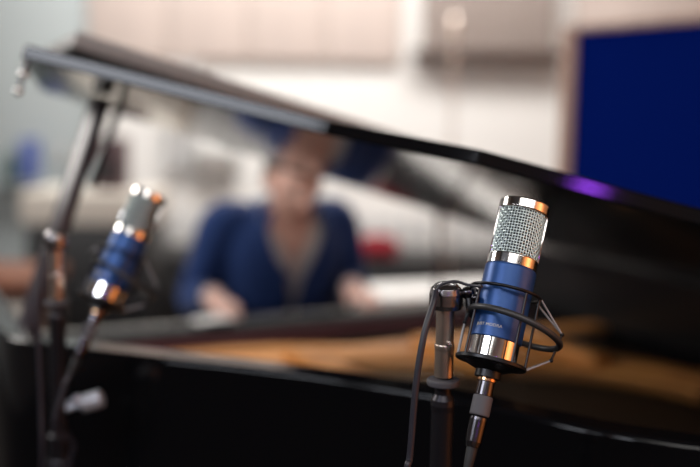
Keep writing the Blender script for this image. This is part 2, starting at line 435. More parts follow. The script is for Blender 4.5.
# cast plate: front web, hitch flange along the bent side, struts
pl = MB()
MB().prism(L2([(.05, 2.20), (.05, 2.35), (NH-.07, 2.35), (NH-.07, 2.20)]), .735, .768).build('pin_block', M_dark, PIANO, 0)
pl.prism(L2([(.05, 1.99), (.05, 2.06), (NH-.07, 2.06), (NH-.07, 1.99), (1.0, 1.93), (.5, 1.93)]), .785, .808)
bent = [p for p in inner if .08 < p[0] < 1.46 and p[1] < 1.95]
off = []
B2 = [Vector(p) for p in bent]
for i, p in enumerate(B2):
    tt = (B2[min(i+1, len(B2)-1)]-B2[max(i-1, 0)]).normalized(); off.append(p+Vector((-tt.y, tt.x))*.06)
pl.prism(L2([tuple(p) for p in bent]+[(v.x, v.y) for v in reversed(off)]), 0.755, 0.782)
plate = pl.build('cast_plate', M_gold, PIANO, 30, .006)
def strut(a, b, w=.05, z=0.812, h=.045):
    a, b = Vector(a)-CEN.xy, Vector(b)-CEN.xy; dd = b-a; an = math.atan2(dd.y, dd.x)
    MB().box(((a.x+b.x)/2, (a.y+b.y)/2, z), (dd.length, w, h), Matrix.Rotation(an, 4, 'Z'), bev=.012).build('plate_strut', M_gold, PIANO)
strut((.34, 1.56), (.34, 2.01)); strut((.69, 1.70), (.66, 2.01), .06); strut((1.02, 1.74), (1.0, 2.01), .06); strut((1.28, 1.66), (1.26, 2.01), .06)
strut((.10, 1.72), (.10, 2.07), .06)
bar = [tuple(v)[:2] for v in spline([(.20, 2.10, 0), (.45, 2.09, 0), (.62, 2.06, 0), (.78, 2.00, 0), (.974, 1.90, 0), (1.2, 1.78, 0), (1.34, 1.62, 0), (1.40, 1.45, 0)], 5)]
MB().wall(L2(bar), .07, .770, .812, 1).wall(L2(bar), .06, .770, .806, -1).build('plate_bar', M_gold, PIANO, 30, .008)
f = MB()
for i in range(70):
    n0 = .10+i*1.34/69; n1 = n0+.06-.10*i/69; ue = 1.9
    for p in rim_path: pass
    # far end on the bent flange
    best = min(off, key=lambda v: abs(v.x-n1)+.02*v.y); ue = best.y+.0
    f.tube([(n0-CEN.x, 2.27-CEN.y, 0.795), (n1-CEN.x, max(ue, .95)-CEN.y, 0.802)], .0012, 5)
tag(f.build('strings', M_string, PIANO), kind='stuff')
f = MB()
for i in range(76):
    n0 = .10+i*1.34/75
    f.lathe([(.0035, 0.766), (.0035, 0.796)], Matrix.Translation((n0-CEN.x, 2.27+.03*(i % 3)-CEN.y, 0)), 6)
tag(f.build('tuning_pins', M_dark, PIANO), kind='stuff')
MB().box((.77-CEN.x, 2.17-CEN.y, 0.812), (1.36, .045, .03), bev=.006).build('damper_felt', M_felt, PIANO)
MB().box((.77-CEN.x, 2.205-CEN.y, 0.812), (1.38, .03, .045), bev=.004).build('damper_rail', M_dark, PIANO)
# stretcher / fallboard / key bed / keys
MB().box(((NH-.02)/2-CEN.x, 2.405-CEN.y, .715), (NH-.10, .07, .125), bev=.006).build('stretcher', M_dark, PIANO)
MB().box(((NH-.02)/2-CEN.x, 2.495-CEN.y, .782), (NH-.15, .10, .014), Matrix.Rotation(R(-4), 4, 'X'), bev=.005).build('fallboard', M_case, PIANO)
MB().box(((NH-.02)/2-CEN.x, 2.61-CEN.y, .65), (NH-.14, .36, .09), bev=.006).build('key_bed', M_lacqs, PIANO)
kb = MB().box(((NH-.02)/2-CEN.x, 2.63-CEN.y, .705), (1.24, .24, .02)).build('keyboard', M_innerw, PIANO)
k0 = (NH-.02)/2-.6125
wk = MB().box((0, 0, 0), (.0225, .23, .022), bev=.0015, seg=1); bk = MB().box((0, 0, 0), (.011, .13, .016), bev=.002, seg=1)
ow = wk.build('white_key', M_ivory, kb); ob = bk.build('black_key', M_ebony, kb)
first = True; nb = 0
for i in range(52):
    o = ow if i == 0 else ow.copy()
    if i: COL.objects.link(o)
    o.location = (k0+.0235*(i+.5)-CEN.x, 2.645-CEN.y, .727)
    if (i % 7) in (0, 2, 3, 5, 6) and i < 51:
        q = ob if nb == 0 else ob.copy()
        if nb: COL.objects.link(q)
        nb += 1; q.location = (k0+.0235*(i+1)-CEN.x, 2.605-CEN.y, .745)
for s in (-1, 1):
    MB().box(((NH-.02)/2+s*.675-CEN.x, 2.64-CEN.y, .72), (.09, .25, .05), bev=.008).build('key_block', M_lacq, PIANO)
MB().box(((NH-.02)/2-CEN.x, 2.775-CEN.y, .70), (NH-.14, .02, .06), bev=.005).build('key_slip', M_lacq, PIANO)
for n, u in ((.12, 2.42), (NH-.16, 2.42), (1.2, .95)):
    f = MB(); f.lathe([(.055, .09), (.06, .12), (.045, .2), (.06, .45), (.085, .55), (.09, .63)], Matrix.Translation((n-CEN.x, u-CEN.y, 0)), 8)
    lg = f.build('leg', M_lacq, PIANO, 30)
    MB().lathe([(.035, -.02), (.035, .02)], Matrix.Translation((n-CEN.x, u-CEN.y, .036)) @ Matrix.Rotation(R(90), 4, 'X'), 20).box((n-CEN.x, u-CEN.y, .08), (.05, .05, .03)).build('caster', M_nickel, lg)
f = MB()
for s in (-1, 1): f.lathe([(.018, .14), (.018, .63)], Matrix.Translation((.8+s*.1-CEN.x, 2.42-CEN.y, 0)), 12)
f.box((.8-CEN.x, 2.42-CEN.y, .11), (.34, .14, .07), bev=.01); ly = f.build('pedal_lyre', M_lacq, PIANO)
for k in (-1, 0, 1): MB().box((.8+k*.08-CEN.x, 2.55-CEN.y, .085), (.03, .16, .012), bev=.005).build('pedal', M_gold, ly)
# lid
HZ = ZR+.002
LM = Matrix.Translation((NHG-CEN.x, 0, HZ)) @ Matrix.Rotation(LS, 4, 'Y') @ Matrix.Translation((-(NHG-CEN.x), 0, -HZ))
UF = 2.22
# plan of the open lid's near edge: long straight, two flatter runs, round tail
lid_plan = [(.015, 1.60), (.385, 1.275), (.500, 1.055), (.72, .915), (.82, .83), (.92, .75), (1.04, .68), (1.18, .67), (1.30, .71), (1.44, .80), (1.55, .95), (NHG+.005, 1.2), (NHG+.005, UF), (.145, UF)]
lid_pts = [(NHG-(NHG-x)/math.cos(LS), y) for x, y in lid_plan]
lid = MB().prism(L2(lid_pts), HZ, HZ+.022).xf(LM).build('lid', M_lid, PIANO, 2, .003)
FW = .50
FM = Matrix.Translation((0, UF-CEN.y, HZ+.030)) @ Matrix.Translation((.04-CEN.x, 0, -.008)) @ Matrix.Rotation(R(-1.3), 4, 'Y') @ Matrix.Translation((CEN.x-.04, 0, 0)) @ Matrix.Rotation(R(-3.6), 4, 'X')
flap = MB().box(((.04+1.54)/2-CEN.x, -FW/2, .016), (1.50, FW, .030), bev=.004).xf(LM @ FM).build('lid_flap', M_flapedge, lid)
f = MB()
for n in (.25, .80, 1.3): f.tube([(n-CEN.x-.05, UF-CEN.y+.004, HZ+.03), (n-CEN.x+.05, UF-CEN.y+.004, HZ+.03)], .006)
f.xf(LM).build('flap_hinge', M_gold, lid)
kx = lid_pts[0][0]+.012-CEN.x
kn = MB().tube([(kx, 1.615-CEN.y, HZ+.002), (kx, 1.615-CEN.y, HZ-.05)], .0035, 10).xf(LM).build('lid_lift', M_dchrome, lid)
for dz in (.022, .050): MB().sphere((kx, 1.615-CEN.y, HZ-dz), .0072).xf(LM).build('lid_knob', M_chrome, lid)
# lid prop
Pb = PIANO.matrix_basis.inverted() @ at(20, 350, 1.72); Pt = PIANO.matrix_basis.inverted() @ at(101, 98, 1.80)
dd = (Pt-Pb); q = dd.to_track_quat('Z', 'Y').to_matrix().to_4x4()
prop = MB().box((0, 0, dd.length/2), (.042, .022, dd.length), bev=.005).xf(Matrix.Translation(Pb) @ q).build('lid_prop', mat('prop_lacquer', (.05, .04, .048), .3), PIANO)
MB().lathe([(.016, -.02), (.016, .02)], Matrix.Translation(Pb) @ Matrix.Rotation(R(90), 4, 'X'), 20).build('prop_hinge', M_gold, prop)
Pt2 = Pt+Vector((.05, .04, 0)); Pb2 = Pt-dd*.36+Vector((.035, .0, 0))
MB().tube([Pb2, Pt2], .007).build('short_prop', M_lacqs, prop)
# folded white sheet on the fallboard
o = MB().box((0, 0, .006), (.10, .07, .010), Matrix.Rotation(R(10), 4, 'Z'), bev=.002).build('folded_paper', M_white)
o.location = PW(.63, 2.475, .797); o.rotation_euler = (R(-3), 0, AN); tag(o, 'small folded white paper lying on the fallboard beside the pianist', 'paper')

# ------------------------------------------------------------------ main microphone rig
def frame_from(axis, origin):
    z = axis.normalized(); x = (cR - z*cR.dot(z)).normalized(); y = z.cross(x)
    return Matrix(((x.x, y.x, z.x, origin.x), (x.y, y.y, z.y, origin.y), (x.z, y.z, z.z, origin.z), (0, 0, 0, 1)))
ax1 = cR*.245 + cU*.95 + cF*.22
MS = Matrix.Diagonal((1.04, 1.04, .965, 1)); MP = Matrix.Diagonal((1.04, 1.04, 1.2, 1))
F1 = frame_from(ax1, at(491, 361, 1.03)); M1 = F1 @ MS; P1 = F1 @ MP
ax2 = cR*.36 + cU*.92 + cF*.22
F2 = frame_from(ax2, at(103, 300, 1.46)); M2 = F2 @ MS; P2_ = F2 @ MP
def build_mic(M):
    t = empty('condenser_microphone', M, 'blue condenser microphone with chrome grille, sharp in the foreground', 'microphone', 'blue condenser microphones by the piano')
    rb = .0268
    MB().lathe([(.016, -.004), (.0225, -.003), (.0255, .002), (.0255, .0225), (.024, .0230)], seg=64).build('chrome_base', M_chrome, t)
    body = MB().lathe([(.024, .0228), (rb-.0008, .0228), (rb, .0236), (rb, .1048), (rb-.001, .1062), (.022, .1062)], seg=96).build('body', M_blue, t)
    MB().lathe([(.024, .1063), (.0256, .1063), (.0262, .107), (.0262, .1175), (.0256, .1185), (.024, .1185)], seg=96).build('chrome_ring', M_chrome, t)
    MB().lathe([(.0222, .1180), (.0222, .1725)], seg=48).build('capsule_screen', M_core, t)
    g = MB(); r0 = .0242; nr, nv = 17, 52
    for k in range(nr):
        z = .1196+k*.0520/(nr-1)
        pts = [Vector(((r0+.0005*math.cos(PI*(i+k)))*math.cos(2*PI*i/nv), (r0+.0005*math.cos(PI*(i+k)))*math.sin(2*PI*i/nv), z+.0004*math.sin(PI*i))) for i in range(nv)]
        g.tube(pts, .00056, 6, True)
    for i in range(nv):
        a = 2*PI*i/nv
        g.tube([((r0-.0005*math.cos(PI*(i+k)))*math.cos(a), (r0-.0005*math.cos(PI*(i+k)))*math.sin(a), .1182+k*.0545/(nr)) for k in range(nr+1)], .00048, 5)
    g.build('grille', M_grille, t)
    for s in (0, PI):
        a = s+R(-4 if s == 0 else 4)
        MB().box((0, 0, 0), (.0022, .0036, .055), bev=.0006).xf(Matrix.Translation((.0252*math.cos(a), .0252*math.sin(a), .1455)) @ Matrix.Rotation(a, 4, 'Z')).build('grille_post', M_chrome, t)
    MB().lathe([(.0225, .1718), (.0256, .1718), (.0264, .1728), (.0264, .1820), (.0254, .1835), (.0215, .1842), (.002, .1845)], seg=96).build('cap', M_chrome, t)
    # lettering wrapped round the body
    cu = bpy.data.curves.new('lettering', 'FONT'); cu.body = 'JUST MODRA'; cu.size = .0046; cu.align_x = 'CENTER'; cu.extrude = .0001; cu.space_character = 1.05
    tmp = bpy.data.objects.new('lettering', cu); COL.objects.link(tmp); bpy.context.view_layer.update()
    me = bpy.data.meshes.new_from_object(tmp.evaluated_get(bpy.context.evaluated_depsgraph_get()))
    bpy.data.objects.remove(tmp)
    for v in me.vertices:
        a = R(-90-29) + v.co.x/rb; r = rb+.00012+v.co.z
        v.co = Vector((r*math.cos(a), r*math.sin(a), .0335+v.co.y*1.0))
    link('lettering', me, M_letter, body)
    # connector below
    t['label'] = 'blue condenser microphone with chrome grille, sharp in the foreground'
    return t
mic = build_mic(M1)

def build_plug(M):
    t = empty('cable_plug', M, 'black cable plug with grey grip pushed up into the sharp microphone', 'plug', 'cable plugs under the microphones')
    MB().lathe([(.0085, -.019), (.0088, -.031)], seg=32).build('barrel', M_dchrome, t)
    MB().lathe([(.0092, -.0145), (.0096, -.015), (.0096, -.0185), (.0092, -.019)], seg=32).build('gold_ring', mat('gold_ring', (.75, .45, .25), .2, 1), t)
    MB().lathe([(.0093, -.0315), (.0101, -.0325), (.0101, -.0480), (.0093, -.049)], seg=32).build('grip', M_rubber, t)
    MB().lathe([(.0088, -.0505), (.0090, -.053), (.0084, -.072), (.0074, -.0765)], seg=32).build('rear_barrel', M_dchrome, t)
    MB().lathe([(.0058, -.076), (.0052, -.088), (.0042, -.097)], seg=24).build('strain_relief', M_brub, t)
    return t
plug = build_plug(P1)

def build_mount(M):
    t = empty('shock_mount', M, 'black wire shock mount cradling the sharp microphone', 'shock mount', 'shock mounts holding the microphones')
    rc = .0355
    MB().lathe([(.0235, -.0045), (rc, -.0045), (rc+.0012, -.0035), (rc+.0012, -.0005), (rc, .0005), (.0235, .0005)], seg=72).build('bottom_plate', M_blackm, t)
    MB().lathe([(.0095, -.0200), (.0135, -.0190), (.0135, -.0115), (.0300, -.0050), (.0300, -.0012), (.011, -.0012)], seg=48).build('thread_nut', M_blackm, t)
    MB().ring((0, 0, .078), rc, .0019).build('cage_ring', M_blackm, t)
    for a in (-62, -20, 40, 100, 160, 215):
        MB().tube([(rc*math.cos(R(a)), rc*math.sin(R(a)), -.002), (rc*math.cos(R(a)), rc*math.sin(R(a)), .078)], .0014, 8).build('cage_rod', M_blackm, t)
    OM = Matrix.Translation((.0155, -.004, .041)) @ Matrix.Rotation(R(11), 4, 'Y') @ Matrix.Rotation(R(-4), 4, 'X')
    ro = .0485
    MB().ring((0, 0, 0), ro, .0036, OM, 80, 12).build('outer_ring', mat('grey_black_ring', (.05, .05, .052), .42, .3), t)
    for a in (8, 95, 172, 268):
        c, s_ = math.cos(R(a)), math.sin(R(a))
        if a == 268: continue
        up = OM @ Vector((ro*c, ro*s_, .017)); dn = OM @ Vector((ro*c, ro*s_, -.015)); mid = OM @ Vector((ro*c, ro*s_, 0))
        h = MB().tube([dn, mid, up], .0013, 8)
        for e in (up, dn): h.sphere(e, .0023, None, 10, 8)
        h.build('hook', M_blackm, t)
        for da in (-16, 16):
            a2 = R(a+da)
            MB().tube([up, (rc*math.cos(a2), rc*math.sin(a2), .080)], .0011, 6).build('elastic_cord', M_cord, t)
            MB().tube([dn, (rc*math.cos(a2), rc*math.sin(a2), -.002)], .0011, 6).build('elastic_cord', M_cord, t)
    return t
mount = build_mount(M1)
# arm from the stand to the outer ring goes with the mount
Minv = M1.inverted()
hubp = at(446, 297, 1.055)
a0 = Minv @ (hubp+Vector((.012, 0, .0))); a1 = Minv @ at(468, 293, 1.05); a2 = Vector((-.0315, .004, .050))
MB().tube([a0, a1, a2], .0042, 12).build('mount_arm', M_blackm, mount)
MB().sphere(a1, .0075).sphere(Minv @ at(475, 298, 1.035), .0042).build('swivel_knob', M_dchrome, mount)

STX = Vector((hubp.x, hubp.y, 0)); HUBZ = hubp.z
def build_stand(loc):
    t = empty('microphone_stand', loc, 'black microphone stand with nickel neck holding the sharp microphone', 'microphone stand', 'stands holding the blue microphones')
    z = HUBZ
    MB().lathe([(.0125, -.013), (.0172, -.0125), (.0185, -.008), (.0182, .004), (.0165, .010), (.012, .0145), (.0055, .0165), (.001, .017)], Matrix.Translation((0, 0, z)), 48).build('swivel_cap', mat('swivel_metal', (.34, .32, .33), .24, 1), t)
    MB().lathe([(.0099, -.052), (.0099, -.012)], Matrix.Translation((0, 0, z)), 48).lathe([(.0104, -.088), (.0104, -.058), (.0109, -.057), (.0109, -.053), (.0104, -.052)], Matrix.Translation((0, 0, z)), 48).build('neck_tube', M_nickel, t)
    MB().lathe([(.0028, 0), (.0028, .004), (.001, .0048)], Matrix.Translation((.004, -.0088, z-.050)) @ Matrix.Rotation(R(90), 4, 'X'), 16).build('set_screw', M_chrome, t)
    MB().lathe([(.012, -.0985), (.0172, -.098), (.0182, -.0965), (.0182, -.0925), (.0172, -.091), (.0098, -.0905)], Matrix.Translation((0, 0, z)), 48).build('lock_collar', M_rubber, t)
    MB().lathe([(.0088, -.0985), (.0090, -.108), (.0125, -.114), (.0134, -.120), (.0125, -.127), (.0122, -.36)], Matrix.Translation((0, 0, z)), 40).build('upper_pole', M_blacks, t)
    zc_ = z-.40
    MB().lathe([(.0125, .22), (.0125, zc_+.05)], None, 32).build('lower_pole', M_blacks, t)
    MB().lathe([(.0125, z-.355), (.017, z-.36), (.017, z-.30), (.0125, z-.295)], None, 32).lathe([(.013, zc_+.0), (.02, zc_+.01), (.02, zc_+.06), (.013, zc_+.07)], None, 32).build('clutch', M_blacks, t)
    kk = Matrix.Translation((0, 0, z-.262)) @ Matrix.Rotation(R(72), 4, 'Y')
    kn = MB().lathe([(.005, .012), (.005, .036), (.0125, .037), (.0135, .040), (.0135, .066), (.012, .069)], kk, 28).build('clutch_knob', M_silver, t)
    MB().sphere((.030, -.008, z-.240), .0065).tube([(.01, 0, z-.250), (.030, -.008, z-.240)], .003).build('clamp_lever', M_silver, t)
    for a in (30, 150, 270):
        c, s = math.cos(R(a)), math.sin(R(a))
        lg = MB().tube([(.012*c, .012*s, .30), (.17*c, .17*s, .12), (.31*c, .31*s, .014)], .008, 12).build('leg', M_blacks, t)
        MB().sphere((.315*c, .315*s, .013), (.014, .014, .0125), None, 14, 10).build('rubber_foot', M_brub, lg)
    MB().lathe([(.016, .21), (.022, .22), (.022, .32), (.014, .34)], None, 24).build('leg_hub', M_blacks, t)
    return t
stand = build_stand(STX)

# cable: from the plug down, round and up over the swivel cap
pe = P1 @ Vector((0, 0, -.096))
dirn = (M1.to_3x3() @ Vector((0, 0, -1))).normalized()
def build_cable(pe, dirn, hub):
    side = [pe, pe+dirn*.03, pe+dirn*.07+Vector((-.004, 0, -.03)), Vector((pe.x-.05, pe.y-.02, pe.z-.28)), Vector((hub.x-.06, hub.y-.06, pe.z-.36)),
            at(404, 500, 1.01), at(410, 455, 1.01), at(416, 385, 1.01), at(424, 335, 1.015), at(433, 305, 1.025), at(436, 291, 1.035)]
    pts = spline(side, 10)
    top = spline([at(436, 291, 1.035), at(442, 284.5, 1.035), at(455, 281.5, 1.035), at(468, 285, 1.035), at(482, 286.5, 1.02)], 8)
    rad = [.0036]*len(pts) + [.0016]*len(top[1:])
    return pts+top[1:], rad
pts, rad = build_cable(pe, dirn, hubp)
o = MB().tube([p-STX for p in pts], rad, 12).build('microphone_cable', M_cable); o.location = STX
tag(o, 'dark cable hanging in a loop from the sharp microphone and over its stand', 'cable', 'cables on the microphone stands')

split_all({'clutch', 'swivel_knob'})
# ---- second, blurred rig at the left
h2 = at(56, 247, 1.45); ST2 = Vector((h2.x, h2.y, h2.z-HUBZ))
if True:
    m2 = copy_tree(mic, M2); m2['label'] = 'blurred blue condenser microphone beside the lid prop at left'
    p2 = copy_tree(plug, P2_); p2['label'] = 'cable plug under the blurred blue microphone at left'
    s2 = copy_tree(mount, M2); s2['label'] = 'blurred black shock mount around the left blue microphone'
    c2 = copy_tree(stand, Matrix.Translation((h2.x, h2.y, 0))); c2['label'] = 'blurred black microphone stand in front of the lid prop at left'
    pe2 = P2_ @ Vector((0, 0, -.096)); dr2 = (M2.to_3x3() @ Vector((0, 0, -1))).normalized()
    pp = spline([pe2, pe2+dr2*.03, pe2+dr2*.06+Vector((0, 0, -.03)), (h2.x+.03, h2.y-.03, h2.z-.30), (h2.x-.02, h2.y-.035, h2.z-.42), at(42, 462, 1.41), at(41, 400, 1.41), at(38, 330, 1.41), at(37, 290, 1.415), at(42, 258, 1.43), at(55, 237.5, 1.45)], 10)
    base2 = Vector((h2.x, h2.y, 0))
    o = MB().tube([p-base2 for p in pp], .0034, 10).build('microphone_cable', M_cable); o.location = base2
    tag(o, 'blurred dark cable hanging along the left microphone stand', 'cable', 'cables on the microphone stands')

# ------------------------------------------------------------------ pianist
PN, PU = 1.03, 2.99
PM = Matrix.Translation(PW(PN, PU)) @ RZ
def evalmesh(o):
    bpy.context.view_layer.update()
    dg = bpy.context.evaluated_depsgraph_get(); me = bpy.data.meshes.new_from_object(o.evaluated_get(dg)); return me
def skin_mesh(chains):
    """closed tapering limbs with rounded joints, fused into one surface by merge()"""
    f = MB()
    for ch in chains:
        if any(isinstance(r, tuple) for _, r in ch) and abs((ch[-1][0]-ch[0][0]).normalized().z) > .5:   # trunk: elliptical loft
            rings = []
            for p, r in ch:
                rx, ry = r if isinstance(r, tuple) else (r, r)
                rings.append([f.bm.verts.new((p.x+rx*math.cos(2*PI*k/28), p.y+ry*math.sin(2*PI*k/28), p.z)) for k in range(28)])
            for a, b in zip(rings, rings[1:]):
                for k in range(28): f.bm.faces.new((a[k], a[(k+1) % 28], b[(k+1) % 28], b[k]))
            f.bm.faces.new(list(reversed(rings[0]))); f.bm.faces.new(rings[-1])
        else:
            rr = [min(r) if isinstance(r, tuple) else r for _, r in ch]
            f.tube([p for p, _ in ch], rr, 14)
            for (p, r) in ch:
                f.sphere(p, (r[0], r[0], r[1]) if isinstance(r, tuple) else r*.995, None, 16, 12)
    bmesh.ops.recalc_face_normals(f.bm, faces=f.bm.faces)
    me = bpy.data.meshes.new('tmp'); f.bm.to_mesh(me); f.bm.free(); return me
def merge(meshes, voxel, smooth=3):
    bm = bmesh.new()
    for m in meshes: bm.from_mesh(m)
    me = bpy.data.meshes.new('tmp'); bm.to_mesh(me); bm.free()
    o = bpy.data.objects.new('tmp', me); COL.objects.link(o)
    r = o.modifiers.new('r', 'REMESH'); r.mode = 'VOXEL'; r.voxel_size = voxel
    if smooth: s = o.modifiers.new('s', 'SMOOTH'); s.iterations = smooth; s.factor = .5
    out = evalmesh(o); bpy.data.objects.remove(o)
    out.polygons.foreach_set('use_smooth', [True]*len(out.polygons)); return out
def hand_chains(w, fdir, side, curl=.5):
    """w wrist, fdir forward unit, side +1 = thumb towards +x"""
    f_ = fdir.normalized(); lat = Vector((side, 0, 0)); lat = (lat-f_*lat.dot(f_)).normalized(); dn = Vector((0, 0, -1))
    ch = []; palm = w+f_*.045
    ch.append([(w-f_*.035, .024), (w, .027), (palm, (.030, .018))])
    for k, (off, ln) in enumerate(((.030, .072), (.010, .082), (-.011, .076), (-.031, .060))):
        b = w+f_*.085+lat*off; p0 = w+f_*.04+lat*off*.6
        a = b+f_*ln*.45+dn*.006; c = a+f_*ln*.28+dn*ln*.22; e = c+f_*ln*.12+dn*ln*.24
        ch.append([(p0, .013), (b, .0098), (a, .0088), (c, .0080), (e, .0070)])
    tb = w+f_*.025+lat*.018; t1 = w+f_*.052+lat*.046+dn*.008; t2 = w+f_*.078+lat*.054+dn*.018
    ch.append([(tb, .013), (t1, .0100), (t2, .0078)])
    return ch
V = Vector
sh = {1: V((.195, -.03, 1.075)), -1: V((-.195, -.03, 1.075))}
el = {1: V((.285, .0, .83)), -1: V((-.285, .0, .83))}
wr = {1: V((.185, -.20, .868)), -1: V((-.29, -.19, .868))}
neck0 = V((0, -.055, 1.09)); neck1 = V((.005, -.095, 1.155)); hc = V((.004, -.125, 1.222))
body = [[(V((0, .06, .56)), (.145, .11)), (V((0, .04, .72)), (.13, .10)), (V((0, 0, .90)), (.145, .10)), (V((0, -.03, 1.03)), (.125, .080)), (neck0, .06), (neck1, .055), (V((.010, -.115, 1.20)), .055)]]
for s in (1, -1):
    body.append([(V((0, -.03, 1.03)), .07), (V((s*.10, -.03, 1.065)), .06), (sh[s], .055), ((sh[s]+el[s])/2, .046), (el[s], .042), ((el[s]*.5+wr[s]*.5), .038), (wr[s], .026)])
    body.append([(V((s*.05, .06, .56)), .09), (V((s*.10, .0, .565)), .085), (V((s*.14, -.22, .575)), .078), (V((s*.15, -.42, .565)), .058), (V((s*.15, -.44, .33)), .052), (V((s*.15, -.43, .09)), .035), (V((s*.155, -.53, .045)), .030)])
parts = [skin_mesh(body)]
for s in (1, -1):
    fd = V((-.02*s, -1, -.12))
    for ch in hand_chains(wr[s]+V((0, -.01, 0)), fd, -s): parts.append(skin_mesh([ch]))
# head: bowed towards the keys
HM = Matrix.Translation(hc) @ Matrix.Rotation(R(24), 4, 'X') @ Matrix.Rotation(R(4), 4, 'Y') @ Matrix.Scale(1.1, 4)
hb = bmesh.new(); bmesh.ops.create_uvsphere(hb, u_segments=64, v_segments=48, radius=1)
for v in hb.verts:
    x, y, z = v.co; X, Y, Z = x*.077, y*.098, z*.118
    if z < 0: X *= 1-.30*(-z)**1.3; Y = Y*(1-.12*(-z)) - .004*(-z)
    if y < 0:
        g = lambda cx, cz, w, h: math.exp(-((x-cx)/w)**2-((z-cz)/h)**2)
        Y -= .026*g(0, -.22, .13, .20)*1.0 + .010*g(0, -.05, .10, .22)         # nose
        Y += .013*(g(.40, .02, .20, .12)+g(-.40, .02, .20, .12))                  # eye sockets
        Y -= .007*(g(.4, .20, .25, .09)+g(-.4, .20, .25, .09))                    # brow
        Y -= .008*g(0, -.52, .26, .07) - .004*g(0, -.585, .24, .03)               # mouth
        Y -= .010*g(0, -.86, .28, .14)                                            # chin
    v.co = (X, Y, Z)
for s in (1, -1):
    bmesh.ops.create_uvsphere(hb, u_segments=16, v_segments=12, radius=1, matrix=Matrix.Translation((s*.080, .008, -.012)) @ Matrix.Rotation(R(s*20), 4, 'Z') @ Matrix.Diagonal((.010, .020, .033, 1)))
bmesh.ops.transform(hb, matrix=HM, verts=hb.verts)
hm = bpy.data.meshes.new('h'); hb.to_mesh(hm); hb.free(); parts.append(hm)
bme = merge(parts, .0042, 2)
bm = bmesh.new(); bm.from_mesh(bme); bm.verts.ensure_lookup_table(); seen = set(); best = []
for v0 in bm.verts:
    if v0 in seen: continue
    st, comp = [v0], []; seen.add(v0)
    while st:
        v = st.pop(); comp.append(v)
        for e in v.link_edges:
            o_ = e.other_vert(v)
            if o_ not in seen: seen.add(o_); st.append(o_)
    if len(comp) > len(best): best = comp
bs = set(best); bmesh.ops.delete(bm, geom=[v for v in bm.verts if v not in bs], context='VERTS'); bm.to_mesh(bme); bm.free()
person = link('person', bme, M_skin); person.matrix_basis = PM
tag(person, 'person in a navy jacket and open white shirt playing the piano', 'person')
# hair: cap over the skull
hb = bmesh.new(); bmesh.ops.create_uvsphere(hb, u_segments=48, v_segments=36, radius=1)
kill = []
for v in hb.verts:
    x, y, z = v.co
    lim = .42 if y < -.45 else (.42-(y+.45)*1.0 if y < .25 else -.38)
    if abs(x) > .8 and -.35 < y < .25: lim = max(lim, .12)
    if z < lim: kill.append(v)
    n = 1+.03*math.sin(23*x+9*z)*math.sin(17*y)
    v.co = (x*.083*n, y*.105*n+.002, z*.127*n+.001)
bmesh.ops.delete(hb, geom=kill, context='VERTS'); hb.transform(HM)
me = bpy.data.meshes.new('hair'); hb.to_mesh(me); hb.free(); me.polygons.foreach_set('use_smooth', [True]*len(me.polygons))
o = link('hair', me, M_hair, person); so = o.modifiers.new('s', 'SOLIDIFY'); so.thickness = .014; so.offset = 0
for s in (1, -1):
    MB().sphere(HM @ V((s*.031, -.0795, .004)), .0100, None, 16, 12).build('eye', M_white, person)
    MB().sphere(HM @ V((s*.031, -.0885, -.001)), .0042, None, 12, 8).build('pupil', M_eye, person)
    MB().sphere(HM @ V((s*.031, -.094, .026)), (.019, .006, .0045), HM.to_3x3().to_4x4(), 14, 8).build('eyebrow', M_hair, person)
MB().sphere(HM @ V((0, -.099, -.064)), (.022, .006, .006), HM.to_3x3().to_4x4(), 16, 10).build('lips', M_lip, person)
# shirt and jacket: lofted torso with a front opening + sleeves
def loft_torso(rows, name, m, parent, thick, nseg=56):
    """rows: (centre, rx, ry, half opening angle in degrees)"""
    bm = bmesh.new(); rings = []
    for c, rx, ry, op in rows:
        ring = []
        for i in range(nseg+1):
            a = R(-90+op)+ (2*PI-2*R(op))*i/nseg
            ring.append(bm.verts.new((c[0]+rx*math.copysign(abs(math.cos(a))**.85, math.cos(a)), c[1]+ry*math.copysign(abs(math.sin(a))**.85, math.sin(a)), c[2])))
        rings.append(ring)
    for a, b in zip(rings, rings[1:]):
        for i in range(nseg): bm.faces.new((a[i], a[i+1], b[i+1], b[i]))
    bmesh.ops.recalc_face_normals(bm, faces=bm.faces)
    me = bpy.data.meshes.new(name); bm.to_mesh(me); bm.free(); me.polygons.foreach_set('use_smooth', [True]*len(me.polygons))
    o = link(name, me, m, parent); s = o.modifiers.new('s', 'SOLIDIFY'); s.thickness = thick; s.offset = 0
    b = o.modifiers.new('b', 'SUBSURF'); b.levels = 1; b.render_levels = 1
    return o
loft_torso([((0, .06, .50), .175, .135, 1), ((0, .05, .62), .168, .13, .5), ((0, .03, .78), .17, .132, .5), ((0, .005, .90), .18, .136, .6), ((0, -.015, .96), .187, .136, 1), ((0, -.03, 1.03), .172, .118, 17), ((0, -.04, 1.085), .12, .092, 38), ((0, -.055, 1.12), .08, .076, 52), ((0, -.06, 1.14), .074, .072, 58)],
           'shirt', M_shirt, person, .006)
jk = loft_torso([((0, .06, .47), .215, .165, 4), ((0, .05, .60), .20, .155, 2), ((0, .03, .76), .20, .152, 1), ((0, .005, .88), .212, .155, 2), ((0, -.015, .97), .222, .150, 13), ((0, -.025, 1.05), .215, .130, 27), ((0, -.03, 1.095), .17, .105, 40), ((0, -.04, 1.125), .105, .09, 48), ((0, -.045, 1.15), .085, .085, 54)],
                'jacket', M_jacket, person, .012)
